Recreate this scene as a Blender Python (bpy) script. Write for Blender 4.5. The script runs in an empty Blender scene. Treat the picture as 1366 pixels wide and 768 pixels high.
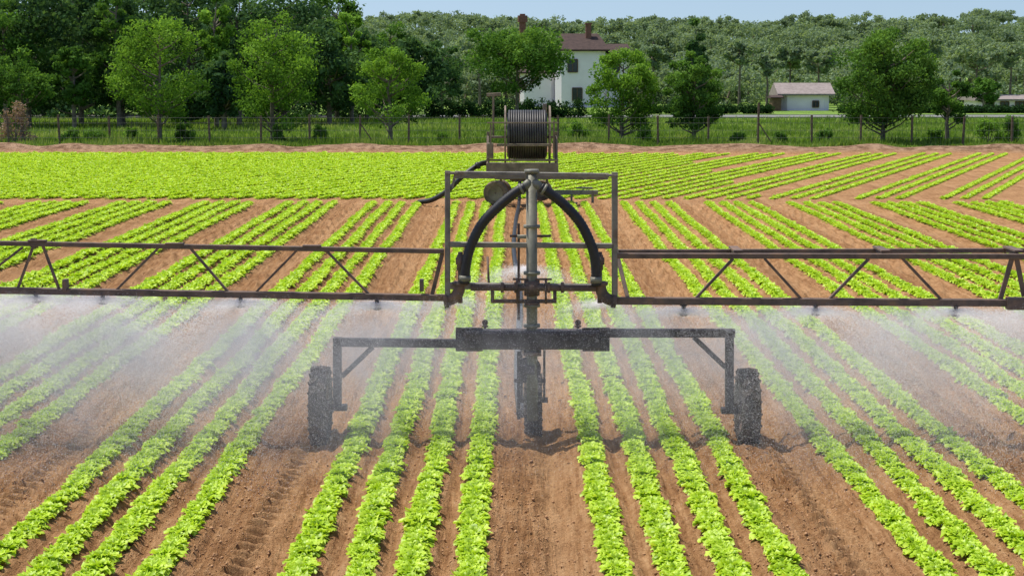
import bpy, math, random
import numpy as np
from mathutils import Vector, Matrix
random.seed(7); rng=np.random.default_rng(7)
scene=bpy.context.scene
COL=scene.collection
# ------------------------------------------------------------ camera
F=2300.0; CAMH=3.13; CX=-0.2; TH=math.atan(289/F)
cam_d=bpy.data.cameras.new("camera"); cam=bpy.data.objects.new("camera",cam_d); COL.objects.link(cam)
cam.location=(CX,0,CAMH); cam.rotation_euler=(math.pi/2-TH,0,0)
cam_d.sensor_width=36; cam_d.lens=36*F/1366; cam_d.clip_start=0.1; cam_d.clip_end=8000
scene.camera=cam
scene.view_settings.view_transform='Standard'; scene.view_settings.look='None'; scene.view_settings.exposure=0
def P(x,y,D):
    """survey: photo measurement -> metres on the vertical plane at distance D"""
    u=(x-683)/F; v=(384-y)/F
    dy=math.cos(TH)+v*math.sin(TH); dz=-math.sin(TH)+v*math.cos(TH)
    t=D/dy
    return Vector((CX+u*t, D, CAMH+dz*t))
# ------------------------------------------------------------ material helpers
def new_mat(name):
    m=bpy.data.materials.new(name); m.use_nodes=True
    nt=m.node_tree; nt.nodes.clear()
    out=nt.nodes.new('ShaderNodeOutputMaterial')
    return m,nt,out
def N(nt,t,**kw):
    n=nt.nodes.new(t)
    for k,v in kw.items(): setattr(n,k,v)
    return n
def M(nt,op,a,b=None,c=None,clamp=False):
    n=nt.nodes.new('ShaderNodeMath'); n.operation=op; n.use_clamp=clamp
    for i,v in enumerate((a,b,c)):
        if v is None: continue
        if isinstance(v,(int,float)): n.inputs[i].default_value=v
        else: nt.links.new(v,n.inputs[i])
    return n.outputs[0]
def noise(nt,scale,detail=4,rough=.6,vec=None,dist=0):
    n=nt.nodes.new('ShaderNodeTexNoise'); n.inputs['Scale'].default_value=scale
    n.inputs['Detail'].default_value=detail; n.inputs['Roughness'].default_value=rough
    n.inputs['Distortion'].default_value=dist
    if vec is not None: nt.links.new(vec,n.inputs['Vector'])
    return n.outputs[0]
def ramp(nt,fac,stops):
    n=nt.nodes.new('ShaderNodeValToRGB'); e=n.color_ramp.elements
    while len(e)<len(stops): e.new(.5)
    for i,(p,c) in enumerate(stops):
        e[i].position=p; e[i].color=(c[0],c[1],c[2],1)
    nt.links.new(fac,n.inputs[0]); return n.outputs[0]
def mixc(nt,fac,a,b,mode='MIX'):
    n=nt.nodes.new('ShaderNodeMix'); n.data_type='RGBA'; n.blend_type=mode
    if isinstance(fac,(int,float)): n.inputs[0].default_value=fac
    else: nt.links.new(fac,n.inputs[0])
    for i,v in ((6,a),(7,b)):
        if isinstance(v,tuple): n.inputs[i].default_value=(*v,1)
        else: nt.links.new(v,n.inputs[i])
    return n.outputs[2]
def surf_mat(name,c1,c2,scale=8,rough=.7,metal=0,bump=.2,bscale=40,c3=None,detail=5):
    m,nt,out=new_mat(name)
    tc=N(nt,'ShaderNodeTexCoord')
    f=noise(nt,scale,detail,.65,tc.outputs['Object'])
    st=[(.35,c1),(.65,c2)]
    if c3: st=[(.3,c1),(.52,c2),(.7,c3)]
    col=ramp(nt,f,st)
    b=N(nt,'ShaderNodeBsdfPrincipled')
    nt.links.new(col,b.inputs['Base Color'])
    b.inputs['Roughness'].default_value=rough; b.inputs['Metallic'].default_value=metal
    bm=N(nt,'ShaderNodeBump'); bm.inputs['Strength'].default_value=bump; bm.inputs['Distance'].default_value=.01
    nt.links.new(noise(nt,bscale,4,.6,tc.outputs['Object']),bm.inputs['Height'])
    nt.links.new(bm.outputs[0],b.inputs['Normal'])
    nt.links.new(b.outputs[0],out.inputs[0])
    return m
def leaf_mat(name,dark,mid,light,trans=.35,nscale=2.0,gloss=.0):
    m,nt,out=new_mat(name)
    at=N(nt,'ShaderNodeAttribute',attribute_name='tone')
    g=N(nt,'ShaderNodeNewGeometry')
    nz=noise(nt,nscale,3,.6,g.outputs['Position'])
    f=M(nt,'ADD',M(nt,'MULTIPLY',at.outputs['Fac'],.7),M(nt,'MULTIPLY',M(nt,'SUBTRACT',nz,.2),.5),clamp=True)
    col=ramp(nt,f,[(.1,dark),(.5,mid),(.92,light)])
    d=N(nt,'ShaderNodeBsdfDiffuse'); t=N(nt,'ShaderNodeBsdfTranslucent')
    nt.links.new(col,d.inputs[0])
    tcn=mixc(nt,1.0,col,(1.0,1.0,.45),'MULTIPLY'); nt.links.new(tcn,t.inputs[0])
    mx=N(nt,'ShaderNodeMixShader'); mx.inputs[0].default_value=trans
    nt.links.new(d.outputs[0],mx.inputs[1]); nt.links.new(t.outputs[0],mx.inputs[2])
    last=mx
    if gloss>0:
        gl=N(nt,'ShaderNodeBsdfGlossy'); gl.inputs['Roughness'].default_value=.45
        m2=N(nt,'ShaderNodeMixShader'); m2.inputs[0].default_value=gloss
        nt.links.new(mx.outputs[0],m2.inputs[1]); nt.links.new(gl.outputs[0],m2.inputs[2]); last=m2
    nt.links.new(last.outputs[0],out.inputs[0])
    return m
MAT={}
MAT['galv']=surf_mat('weathered_galvanised_steel',(.12,.11,.10),(.24,.22,.19),6,.6,.3,.25,60,c3=(.16,.11,.08))
MAT['mast']=surf_mat('olive_grey_steel_pipe',(.14,.14,.11),(.26,.25,.19),5,.55,.25,.2,60)
MAT['rust']=surf_mat('rusty_brown_steel',(.07,.052,.044),(.15,.105,.085),7,.8,.15,.35,80,c3=(.24,.14,.085))
MAT['dark']=surf_mat('dark_brown_grey_steel',(.035,.028,.030),(.085,.068,.066),9,.7,.15,.3,70)
MAT['rubber']=surf_mat('dusty_black_rubber',(.02,.016,.014),(.085,.064,.048),9,.9,0,.3,90)
MAT['rubberb']=surf_mat('mud_caked_rubber',(.09,.065,.045),(.24,.17,.12),6,.9,0,.3,60)
MAT['hose']=surf_mat('black_hose_rubber',(.008,.008,.01),(.022,.021,.022),12,.5,0,.1,90)
MAT['coil']=surf_mat('grey_black_polyethylene_pipe',(.02,.02,.022),(.07,.065,.06),3,.5,0,.1,30)
MAT['reelframe']=surf_mat('rusty_tan_frame_paint',(.13,.10,.075),(.28,.22,.16),4,.75,.1,.2,30)
MAT['bark']=surf_mat('tree_bark',(.09,.07,.055),(.22,.18,.14),5,.9,0,.6,12)
MAT['white']=surf_mat('white_render_wall',(.86,.76,.83),(.92,.82,.89),1.5,.9,0,.1,20)
MAT['roofb']=surf_mat('dark_brown_roof_tiles',(.038,.022,.018),(.07,.042,.034),3,.95,0,.4,10)
MAT['roofr']=surf_mat('faded_grey_pink_roof_tiles',(.20,.165,.15),(.30,.25,.23),3,.85,0,.4,10)
MAT['brick']=surf_mat('red_brown_brick',(.16,.07,.045),(.26,.12,.08),6,.85,0,.3,20)
MAT['glass']=surf_mat('dark_window_glass',(.02,.025,.03),(.04,.05,.06),1,.15,0,0,1)
MAT['wood']=surf_mat('brown_wooden_door',(.10,.05,.03),(.16,.09,.05),6,.7)
MAT['post']=surf_mat('rusty_fence_post_steel',(.10,.06,.04),(.20,.13,.09),8,.85,0,.2,30)
MAT['wire']=surf_mat('grey_fence_wire',(.16,.15,.13),(.22,.2,.18),8,.7,.3)
MAT['road']=surf_mat('pale_grey_asphalt',(.21,.205,.19),(.27,.265,.25),1,.9)
MAT['lettuce']=leaf_mat('lettuce_leaf',(.15,.28,.008),(.42,.62,.025),(.68,.86,.12),.38,9.0,.03)
MAT['leafA']=leaf_mat('fresh_green_foliage',(.05,.12,.02),(.15,.29,.04),(.28,.48,.08),.42,.7)
MAT['leafB']=leaf_mat('mid_green_foliage',(.035,.085,.022),(.095,.20,.038),(.19,.34,.065),.38,.7)
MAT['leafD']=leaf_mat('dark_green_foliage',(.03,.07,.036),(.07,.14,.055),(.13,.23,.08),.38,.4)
MAT['pine']=leaf_mat('haze_tinted_pine_foliage',(.17,.23,.17),(.23,.31,.19),(.29,.38,.21),.42,.12)  # aerial haze of the distance is painted into these pale leaf colours
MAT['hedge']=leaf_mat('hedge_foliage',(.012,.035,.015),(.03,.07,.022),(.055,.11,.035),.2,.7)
MAT['pink']=leaf_mat('pinkish_brown_foliage',(.16,.10,.08),(.36,.24,.19),(.48,.36,.28),.3,.7)
MAT['grassb']=leaf_mat('grass_blades',(.09,.16,.03),(.20,.31,.06),(.40,.44,.17),.4,.5)
m,nt,out=new_mat('water_drops')
d=N(nt,'ShaderNodeBsdfDiffuse'); t=N(nt,'ShaderNodeBsdfTranslucent'); d.inputs[0].default_value=(.97,.95,.97,1); t.inputs[0].default_value=(.97,.95,.97,1)
rn=noise(nt,4,2,.5)
mx=N(nt,'ShaderNodeMixShader'); nt.links.new(M(nt,'ADD',M(nt,'MULTIPLY',rn,.2),.4),mx.inputs[0]); nt.links.new(d.outputs[0],mx.inputs[1]); nt.links.new(t.outputs[0],mx.inputs[2]); nt.links.new(mx.outputs[0],out.inputs[0])
MAT['water']=m
# ------------------------------------------------------------ mesh helpers
def fast_mesh(name,v,f,tone=None,smooth=False):
    v=np.asarray(v,dtype=np.float32); f=np.asarray(f,dtype=np.int32); k=f.shape[1]
    me=bpy.data.meshes.new(name)
    me.vertices.add(len(v)); me.vertices.foreach_set('co',v.ravel())
    me.loops.add(f.size); me.loops.foreach_set('vertex_index',f.ravel())
    me.polygons.add(len(f)); me.polygons.foreach_set('loop_start',np.arange(0,f.size,k,dtype=np.int32))
    if smooth: me.polygons.foreach_set('use_smooth',np.ones(len(f),dtype=bool))
    me.update(calc_edges=True)
    if tone is not None:
        a=me.attributes.new('tone','FLOAT','POINT'); a.data.foreach_set('value',np.asarray(tone,dtype=np.float32))
    return me
def obj(name,me,mat=None,parent=None,label=None,cat=None,kind=None,group=None,loc=None):
    o=bpy.data.objects.new(name,me); COL.objects.link(o)
    if mat is not None and me is not None and not me.materials: me.materials.append(MAT[mat])
    if parent is not None:
        o.parent=parent; o.matrix_parent_inverse=Matrix.Translation(-parent.location)
    if loc is not None: o.location=loc
    if label: o['label']=label
    if cat: o['category']=cat
    if kind: o['kind']=kind
    if group: o['group']=group
    return o
def empty(name,loc,label,cat,group=None,parent=None):
    o=bpy.data.objects.new(name,None); COL.objects.link(o); o.location=loc; o.empty_display_size=.3
    if label: o['label']=label
    if cat: o['category']=cat
    if group: o['group']=group
    if parent is not None:
        o.parent=parent; o.matrix_parent_inverse=Matrix.Translation(-parent.location)
    return o
class MB:
    def __init__(s): s.v=[]; s.f=[]
    def add(s,vs,fs):
        b=len(s.v); s.v+= [tuple(q) for q in vs]; s.f+=[tuple(b+i for i in q) for q in fs]
    def bar(s,a,b,w,h=None,up=(0,0,1)):
        a=Vector(a); b=Vector(b); h=h or w; d=(b-a).normalized(); u=Vector(up)
        if abs(d.dot(u))>.95: u=Vector((0,1,0))
        r=d.cross(u).normalized(); u=r.cross(d).normalized()
        e=min(w,h)*.12; vs=[]
        prof=[(-w/2+e,-h/2),(w/2-e,-h/2),(w/2,-h/2+e),(w/2,h/2-e),(w/2-e,h/2),(-w/2+e,h/2),(-w/2,h/2-e),(-w/2,-h/2+e)]
        for c in (a,b):
            for x,y in prof: vs.append(c+r*x+u*y)
        n=8; fs=[(i,(i+1)%n,n+(i+1)%n,n+i) for i in range(n)]+[tuple(range(n))[::-1],tuple(range(n,2*n))]
        s.add(vs,fs)
    def box(s,c,sz): 
        c=Vector(c); s.bar(c-Vector((0,0,sz[2]/2)),c+Vector((0,0,sz[2]/2)),sz[0],sz[1],up=(0,1,0))
    def rod(s,a,b,r,r2=None,n=10):
        s.tube([Vector(a),Vector(b)],[r,r if r2 is None else r2],n)
    def tube(s,pts,rs,n=10,cap=True):
        pts=[Vector(p) for p in pts]
        if isinstance(rs,(int,float)): rs=[rs]*len(pts)
        d=(pts[1]-pts[0]).normalized(); u=Vector((0,0,1)) if abs(d.z)<.9 else Vector((0,1,0))
        vs=[]; r=d.cross(u).normalized()
        for i,p in enumerate(pts):
            if i==0: d=pts[1]-pts[0]
            elif i==len(pts)-1: d=pts[-1]-pts[-2]
            else: d=pts[i+1]-pts[i-1]
            d.normalize(); r=(r-d*r.dot(d)).normalized(); u=d.cross(r)
            for k in range(n):
                a=2*math.pi*k/n; vs.append(p+(r*math.cos(a)+u*math.sin(a))*rs[i])
        fs=[]
        for i in range(len(pts)-1):
            for k in range(n):
                fs.append((i*n+k,i*n+(k+1)%n,(i+1)*n+(k+1)%n,(i+1)*n+k))
        if cap: fs+=[tuple(range(n))[::-1],tuple(range((len(pts)-1)*n,len(pts)*n))]
        s.add(vs,fs)
    def lathe(s,c,axis,prof,n=32,closed=True):
        c=Vector(c); ax=Vector(axis).normalized(); u=Vector((0,0,1)) if abs(ax.z)<.9 else Vector((0,1,0))
        r=ax.cross(u).normalized(); u=r.cross(ax)
        vs=[]; m=len(prof)
        for k in range(n):
            a=2*math.pi*k/n; dr=r*math.cos(a)+u*math.sin(a)
            for x,q in prof: vs.append(c+ax*x+dr*q)
        fs=[]
        for k in range(n):
            for i in range(m if closed else m-1):
                j=(i+1)%m; k2=(k+1)%n
                fs.append((k*m+i,k*m+j,k2*m+j,k2*m+i))
        s.add(vs,fs)
    def mesh(s,name,smooth=False):
        me=bpy.data.meshes.new(name); me.from_pydata(s.v,[],s.f)
        if smooth:
            me.polygons.foreach_set('use_smooth',[len(p.vertices)==4 for p in me.polygons])
        me.update(); return me
def cat_rom(pts,n=8):
    pts=[Vector(p) for p in pts]; q=[pts[0]*2-pts[1]]+pts+[pts[-1]*2-pts[-2]]; out=[]
    for i in range(1,len(q)-2):
        for k in range(n):
            t=k/n; a,b,c,d=q[i-1:i+3]
            out.append(.5*((2*b)+(c-a)*t+(2*a-5*b+4*c-d)*t*t+(3*b-a-3*c+d)*t**3))
    out.append(pts[-1]); return out
def vnoise(x,y,sc,seed=0):
    x=x*sc+seed*17.3; y=y*sc+seed*5.1
    xi=np.floor(x).astype(np.int64); yi=np.floor(y).astype(np.int64); fx=x-xi; fy=y-yi
    fx=fx*fx*(3-2*fx); fy=fy*fy*(3-2*fy)
    def h(a,b):
        n=(a*374761393+b*668265263+seed*982451653)&0xffffffff
        n=((n^(n>>13))*1274126177)&0xffffffff
        return ((n^(n>>16))&0xffff)/65535.0
    return (h(xi,yi)*(1-fx)+h(xi+1,yi)*fx)*(1-fy)+(h(xi,yi+1)*(1-fx)+h(xi+1,yi+1)*fx)*fy
# ------------------------------------------------------------ field layout
PB=1.96; ROWS=(-.81,-.45,.45,.81)
YB=41.0      # end of near block
ANG=math.radians(21.7); YE=66.0
def foldx(x): return (x+PB/2)%PB-PB/2
def sst(a,b,x):
    t=np.clip((x-a)/(b-a),0,1); return t*t*(3-2*t)
def ground_z(x,y):
    x=np.asarray(x,float); y=np.asarray(y,float)
    f=np.abs(foldx(x)); near=1-sst(40.2,40.9,y)
    bed=sst(.24,.36,f)*.055
    wob=(vnoise(x*0,y,1.2,8)-.5)*.03
    gro=-.055*np.exp(-((f-.63+wob)/.055)**2)-.055*np.exp(-((f-.98)/.055)**2)
    fs=foldx(x)
    rut=-.045*np.exp(-((fs-.10)/.085)**4)
    cl=(vnoise(x,y,9,1)-.5)*.02+(vnoise(x,y,26,2)-.5)*.020+(vnoise(x*9,y*.5,3.5,7)-.5)*.022
    rub=np.exp(-((fs+.15)/.10)**2)*(vnoise(x,y,16,5)-.35)*.08
    side=np.abs(fs-.09); ph=((y+side*1.1)*5.2)%1.0
    kk=np.round(x/PB)
    amt=np.where(kk==-1,1.0,np.where(kk==0,.4,.85))*(.55+.45*sst(.25,.55,vnoise(x,y,.7,11)))
    lug=sst(.0,.2,ph)*(1-sst(.45,.65,ph))*(1-sst(.15,.18,side))*.055*amt
    z=(bed+gro+rut+rub*(1-.6*(kk==-1))+lug)*near+cl*(y<30)
    z=z+.28*np.exp(-((y-67.4)/.9)**2)*(.6+.8*vnoise(x,y,.8,3))
    return z
# ------------------------------------------------------------ ground sheet
xs=np.concatenate([[-3000,-1500,-800,-400,-200,-120,-80,-60,-45],np.arange(-32,-7,.14),np.arange(-7,7,.025),np.arange(7,32,.14),[34,45,60,80,120,200,400,800,1500,3000]])
ys=np.concatenate([[-60,-20,0,4,7],np.arange(9,15,.025),np.arange(15,24,.06),np.arange(24,42,.16),np.arange(42,72,.5),[75,80,90,100,115,130,150,180,220,300,500,900,1800,4000,7000]])
X,Y=np.meshgrid(xs,ys); Z=ground_z(X,Y)
v=np.stack([X.ravel(),Y.ravel(),Z.ravel()],1)
nx=len(xs); ny=len(ys)
i=np.arange(nx-1)[None,:]+np.arange(ny-1)[:,None]*nx
f=np.stack([i,i+1,i+1+nx,i+nx],-1).reshape(-1,4)
me=fast_mesh('ground',v,f,smooth=True)
m,nt,out=new_mat('field_soil_and_meadow'); MAT['ground']=m
g=N(nt,'ShaderNodeNewGeometry'); sp=N(nt,'ShaderNodeSeparateXYZ'); nt.links.new(g.outputs['Position'],sp.inputs[0])
gx,gy=sp.outputs[0],sp.outputs[1]
fo=M(nt,'SUBTRACT',M(nt,'FLOORED_MODULO',M(nt,'ADD',gx,PB/2),PB),PB/2)
n1=noise(nt,1.3,4,.6,g.outputs['Position']); n2=noise(nt,14,6,.7,g.outputs['Position']); n3=noise(nt,70,4,.7,g.outputs['Position'])
cs_=N(nt,'ShaderNodeCombineXYZ'); nt.links.new(M(nt,'MULTIPLY',gx,28.0),cs_.inputs[0]); nt.links.new(M(nt,'MULTIPLY',gy,1.6),cs_.inputs[1])
n4=noise(nt,1.0,4,.65,cs_.outputs[0])
fac=M(nt,'ADD',M(nt,'ADD',M(nt,'MULTIPLY',n1,.22),M(nt,'MULTIPLY',n4,.38)),M(nt,'ADD',M(nt,'MULTIPLY',n2,.27),M(nt,'MULTIPLY',n3,.18)))
soil=ramp(nt,fac,[(.41,(.20,.092,.036)),(.52,(.44,.235,.105)),(.64,(.64,.39,.20))])
rub=M(nt,'SUBTRACT',1.0,M(nt,'MULTIPLY',M(nt,'ABSOLUTE',M(nt,'ADD',fo,.15)),7.0),clamp=True)
soil=mixc(nt,M(nt,'MULTIPLY',rub,.4),soil,(.22,.105,.042))
dry=M(nt,'SUBTRACT',1.0,M(nt,'MULTIPLY',M(nt,'ABSOLUTE',M(nt,'SUBTRACT',fo,.10)),7.0),clamp=True)
soil=mixc(nt,M(nt,'MULTIPLY',dry,.35),soil,(.60,.37,.19))
g1=noise(nt,.25,5,.7,g.outputs['Position']); g2=noise(nt,3,5,.7,g.outputs['Position'])
gf=M(nt,'ADD',M(nt,'MULTIPLY',g1,.55),M(nt,'MULTIPLY',g2,.45))
grass=ramp(nt,gf,[(.34,(.09,.16,.025)),(.5,(.17,.28,.05)),(.63,(.27,.36,.10)),(.72,(.38,.38,.20))])
mg=M(nt,'MULTIPLY',M(nt,'SUBTRACT',M(nt,'ADD',gy,M(nt,'MULTIPLY',g2,1.6)),69.0),1.5,clamp=True)
bank=mixc(nt,M(nt,'MULTIPLY',M(nt,'SUBTRACT',gy,65.8),1.0,clamp=True),soil,ramp(nt,g2,[(.4,(.16,.09,.05)),(.6,(.42,.27,.17))]))
col=mixc(nt,mg,bank,grass)
b=N(nt,'ShaderNodeBsdfPrincipled'); b.inputs['Roughness'].default_value=.95; b.inputs['Specular IOR Level'].default_value=.1
nt.links.new(col,b.inputs['Base Color'])
hh=M(nt,'ADD',M(nt,'MULTIPLY',n2,1.0),M(nt,'ADD',M(nt,'MULTIPLY',n3,.6),M(nt,'MULTIPLY',n4,.8)))
bm=N(nt,'ShaderNodeBump'); bm.inputs['Strength'].default_value=1.0; bm.inputs['Distance'].default_value=.055
nt.links.new(hh,bm.inputs['Height']); nt.links.new(bm.outputs[0],b.inputs['Normal']); nt.links.new(b.outputs[0],out.inputs[0])
obj('ground',me,'ground',kind='structure')
# ------------------------------------------------------------ road
mb=MB(); mb.bar((-400,119,.02),(400,119,.02),5.0,.04); mb.bar((-400,116.3,.05),(400,116.3,.05),.15,.1); mb.bar((-400,121.7,.05),(400,121.7,.05),.15,.1)
obj('road',mb.mesh('road'),'road',kind='structure')
# ------------------------------------------------------------ lettuce
def lettuce(nl,grid,seed,k=1.0,wk=1.0):
    r=np.random.default_rng(seed); V=[];Fc=[];T=[]
    for i in range(nl):
        q=(i+.5)/nl
        a=i*2.399+r.normal()*.3; el=math.radians(82-44*q+r.normal()*14)
        L=(.034+.022*q)*r.uniform(.7,1.3)*k; w=(.010+.0085*q)*r.uniform(.8,1.25)*k*wk
        r0=(.008+.042*q)*k; z0=.010+.018*(1-q)
        dx,dy=math.cos(a),math.sin(a); base=len(V)
        ss=np.linspace(0,1,grid[0]); tt=np.linspace(-1,1,grid[1])
        tone=np.clip(r.normal(.52,.27)+.12*(1-q),0,1)
        for s in ss:
            e=el-.7*s*s
            rad=r0+L*s*math.cos(e); z=z0+L*s*math.sin(e)
            ww=w*(.45+.65*math.sin(min(1,s*1.1)*math.pi*.62))
            for t in tt:
                ruf=r.normal()*.009*s*k if grid[0]>2 else r.normal()*.005
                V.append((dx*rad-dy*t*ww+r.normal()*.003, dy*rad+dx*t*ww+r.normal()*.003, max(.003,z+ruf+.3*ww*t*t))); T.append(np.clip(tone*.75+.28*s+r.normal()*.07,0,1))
        n=grid[1]
        for a_ in range(grid[0]-1):
            for b_ in range(n-1):
                p=base+a_*n+b_; Fc.append((p,p+1,p+1+n,p+n))
    return np.array(V),np.array(Fc),np.array(T)
varN=[lettuce(84,(3,3),s) for s in range(6)]
varM=[lettuce(46,(3,3),20+s,1.05,1.25) for s in range(5)]
varF=[lettuce(26,(2,2),40+s,1.08,1.6) for s in range(5)]
pl=[]
for k in range(-9,10):
    for ro in ROWS:
        x0=k*PB+ro; ph=random.random()*6
        y=9.6+random.random()*.15
        while y<YB-.5:
            if abs(x0-CX)<y*.30+1.6 and not (random.random()<.012):
                lush=1.0+ .14*max(0,min(1,(-x0-3.2)/1.5))*max(0,min(1,(y-19)/6))
                sc=random.uniform(.86,1.12)*lush*(1+.05*math.sin(y*1.7+ph))
                pl.append((x0+random.gauss(0,.012)+.012*math.sin(y*.9+ph),y,sc,random.random()*6.283))
            y+=random.uniform(.084,.112)*(1 if y<29 else 1.05)
pl=np.array(pl)
pz=ground_z(pl[:,0],pl[:,1])
vis=(np.abs(pl[:,0]-CX)<pl[:,1]*683/F)&(pl[:,1]>10.75)
order=np.argsort(np.where(vis,pl[:,1],999)); ind=order[:300]
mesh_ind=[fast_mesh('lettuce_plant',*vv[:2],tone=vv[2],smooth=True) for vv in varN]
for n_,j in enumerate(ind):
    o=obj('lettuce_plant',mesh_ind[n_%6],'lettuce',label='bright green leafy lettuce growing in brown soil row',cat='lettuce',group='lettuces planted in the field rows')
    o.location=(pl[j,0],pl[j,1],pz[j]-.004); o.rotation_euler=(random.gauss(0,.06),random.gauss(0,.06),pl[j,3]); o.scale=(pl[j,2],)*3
mask=np.ones(len(pl),bool); mask[ind]=False
def scatter(points,variants):
    Vs=[];Fs=[];Ts=[];base=0
    ids=rng.integers(0,len(variants),len(points))
    for vi,(V,Fc,T) in enumerate(variants):
        p=points[ids==vi]
        if len(p)==0: continue
        c=np.cos(p[:,4])[:,None]; s=np.sin(p[:,4])[:,None]; sc=p[:,3][:,None]
        x=(V[None,:,0]*c-V[None,:,1]*s)*sc+p[:,0][:,None]
        y=(V[None,:,0]*s+V[None,:,1]*c)*sc+p[:,1][:,None]
        z=V[None,:,2]*sc*rng.uniform(.85,1.2,(len(p),1))+p[:,2][:,None]
        Vs.append(np.stack([x,y,z],-1).reshape(-1,3))
        Fs.append((Fc[None]+(np.arange(len(p))*len(V))[:,None,None]+base).reshape(-1,Fc.shape[1]))
        Ts.append(np.clip(np.tile(T,len(p))+np.repeat(rng.normal(0,.1,len(p)),len(V)),0,1)); base+=len(p)*len(V)
    return np.concatenate(Vs),np.concatenate(Fs),np.concatenate(Ts)
rest=np.column_stack([pl[:,0],pl[:,1],pz-.004,pl[:,2],pl[:,3]])[mask]
nearr=rest[rest[:,1]<16.5]; midr=rest[(rest[:,1]>=16.5)&(rest[:,1]<26)]; farr=rest[rest[:,1]>=26]
parts=[scatter(nearr,varN),scatter(midr,varM),scatter(farr,varF)]
dx,dy=math.sin(ANG),math.cos(ANG); fp=[]
for k in range(-24,26):
    for ro in (-.72,-.25,.22,.69):
        c=k*PB+ro
        for t in np.arange(20,90,.13):
            x=c*dy+t*dx - 12; y=-c*dx+t*dy
            if 42.4<y<YE-.4 and abs(x-CX)<y*.30+2.5:
                gap=1.0+.30*max(0,min(1,(3-x)/6))
                if x>6: 
                    if ro==.69 : continue
                fp.append((x+random.gauss(0,.012),y,.0,random.uniform(.95,1.15)*gap,random.random()*6.28))
fp=np.array(fp)
parts.append(scatter(fp,varF))
Vs=[];Fs=[];Ts=[];base=0
for V,Fc,T in parts:
    Vs.append(V);Fs.append(Fc+base);Ts.append(T);base+=len(V)
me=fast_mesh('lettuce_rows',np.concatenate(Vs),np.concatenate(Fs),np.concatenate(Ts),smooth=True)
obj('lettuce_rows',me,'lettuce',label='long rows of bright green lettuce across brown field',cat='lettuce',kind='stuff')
# ------------------------------------------------------------ soil clods
icov=np.array([(0,0,1),(.9,0,.3),(.28,.85,.35),(-.72,.53,.3),(-.72,-.53,.35),(.28,-.85,.3),(0,0,-.6)])
icof=np.array([(0,1,2),(0,2,3),(0,3,4),(0,4,5),(0,5,1),(6,2,1),(6,3,2),(6,4,3),(6,5,4),(6,1,5)])
cv=[(icov*rng.uniform(.6,1.25,(7,1)),icof,np.full(7,.5)) for _ in range(8)]
n=70000
cy=9.5+rng.random(n)**1.4*12; cxx=(rng.random(n)*2-1)*(cy*.30+.8)+CX
fsx=foldx(cxx); keep=(rng.random(n)<np.where(fsx<0,.9,.25)*np.where(np.abs(fsx)<.34,1,.45))
cy=cy[keep];cxx=cxx[keep]
cs=np.clip(rng.lognormal(-5.2,.5,len(cy)),.003,.022)
cp=np.column_stack([cxx,cy,ground_z(cxx,cy)+cs*.2,cs,rng.random(len(cy))*6.28])
V,Fc,T=scatter(cp,cv)
MAT['clod']=surf_mat('dry_soil_clod',(.28,.14,.06),(.54,.32,.165),25,.95,0,.3,80)
obj('soil_clods',fast_mesh('soil_clods',V,Fc),'clod',label='loose crumbly brown soil clods in the tracks',cat='soil',kind='stuff')
# ------------------------------------------------------------ sprinkler cart
DC=14.45
cart=empty('sprinkler_cart',(P(711,590,DC).x,DC,0),'rusty steel irrigation boom cart on narrow rubber wheels','irrigation cart')
def C(x,y,dd=0): return P(x,y,DC)+Vector((0,dd,0))
mb=MB()
mb.bar(C(620,452),C(800,452),.20,.155)
mb.bar(C(448,456),C(622,458),.08,.07); mb.bar(C(798,444),C(980,444),.08,.07)
mb.bar(C(450,450),C(450,545),.07,.08,up=(0,1,0)); mb.bar(C(973,440),C(973,549),.07,.08,up=(0,1,0))
mb.bar(C(497,463,.01),C(456,502,.01),.045,.04); mb.bar(C(926,450,.01),C(968,490,.01),.045,.04)
mb.bar(C(441,543),C(463,543),.11,.045); mb.bar(C(962,547),C(984,547),.11,.045)
for x in (626,795): mb.bar(C(x,437),C(x,468),.23,.03,up=(0,1,0))
for x in (620,645,660,760,780,800,668,752): mb.rod(C(x,452,-.125),C(x,452,.12),.017,n=6)
for x in range(636,790,9):
    if abs(x-710)>12: mb.rod(C(x,446,-.108),C(x,446,.11),.010,n=6); mb.rod(C(x,459,-.108),C(x,459,.11),.010,n=6)
obj('axle_beam',mb.mesh('axle_beam'),'dark',cart,label='dark steel box beam with down-turned wheel legs')
for x in (647,771):
    mb=MB(); mb.rod(C(x,438),C(x,428),.012); mb.rod(C(x,436),C(x,434),.028,n=6)
    mb.lathe(C(x,430),(0,1,0),[(-.008,.010),(.008,.010),(.008,.026),(-.008,.026)],12)
    obj('eye_bolt',mb.mesh('eye_bolt'),'rust',cart)
mb=MB()
mb.rod(C(709,228),C(710,560),.046,n=20)
mb.rod(C(709,226),C(709,231),.06,n=20)
for y in (300,362,405,432,470): mb.rod(C(709.5,y),C(709.5,y+4),.07,n=20)
mb.bar(C(690,316,.02),C(709,316,.02),.04,.03)
obj('mast',mb.mesh('mast',True),'mast',cart,label='olive grey upright steel pipe with bolted collars')
mb=MB()
mb.bar(C(700,404),C(719,404),.14,.02); mb.bar(C(698,470),C(722,470),.2,.03)
mb.bar(C(680,316,.08),C(735,316,.08),.03,.02)
mb.bar(C(692,300,.15),C(692,430,.15),.022,.022,up=(0,1,0))
obj('mast_bracket',mb.mesh('mast_bracket'),'rust',cart)
mb=MB()
mb.bar(C(597,228),C(597,404),.045,.045,up=(0,1,0)); mb.bar(C(820,230),C(820,404),.05,.045,up=(0,1,0))
mb.bar(C(607,231),C(812,234),.045,.035); mb.bar(C(607,237,.16),C(812,239,.16),.04,.03)
mb.bar(C(594,231),C(611,231),.06,.02); mb.bar(C(808,234),C(824,234),.06,.02)
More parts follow.
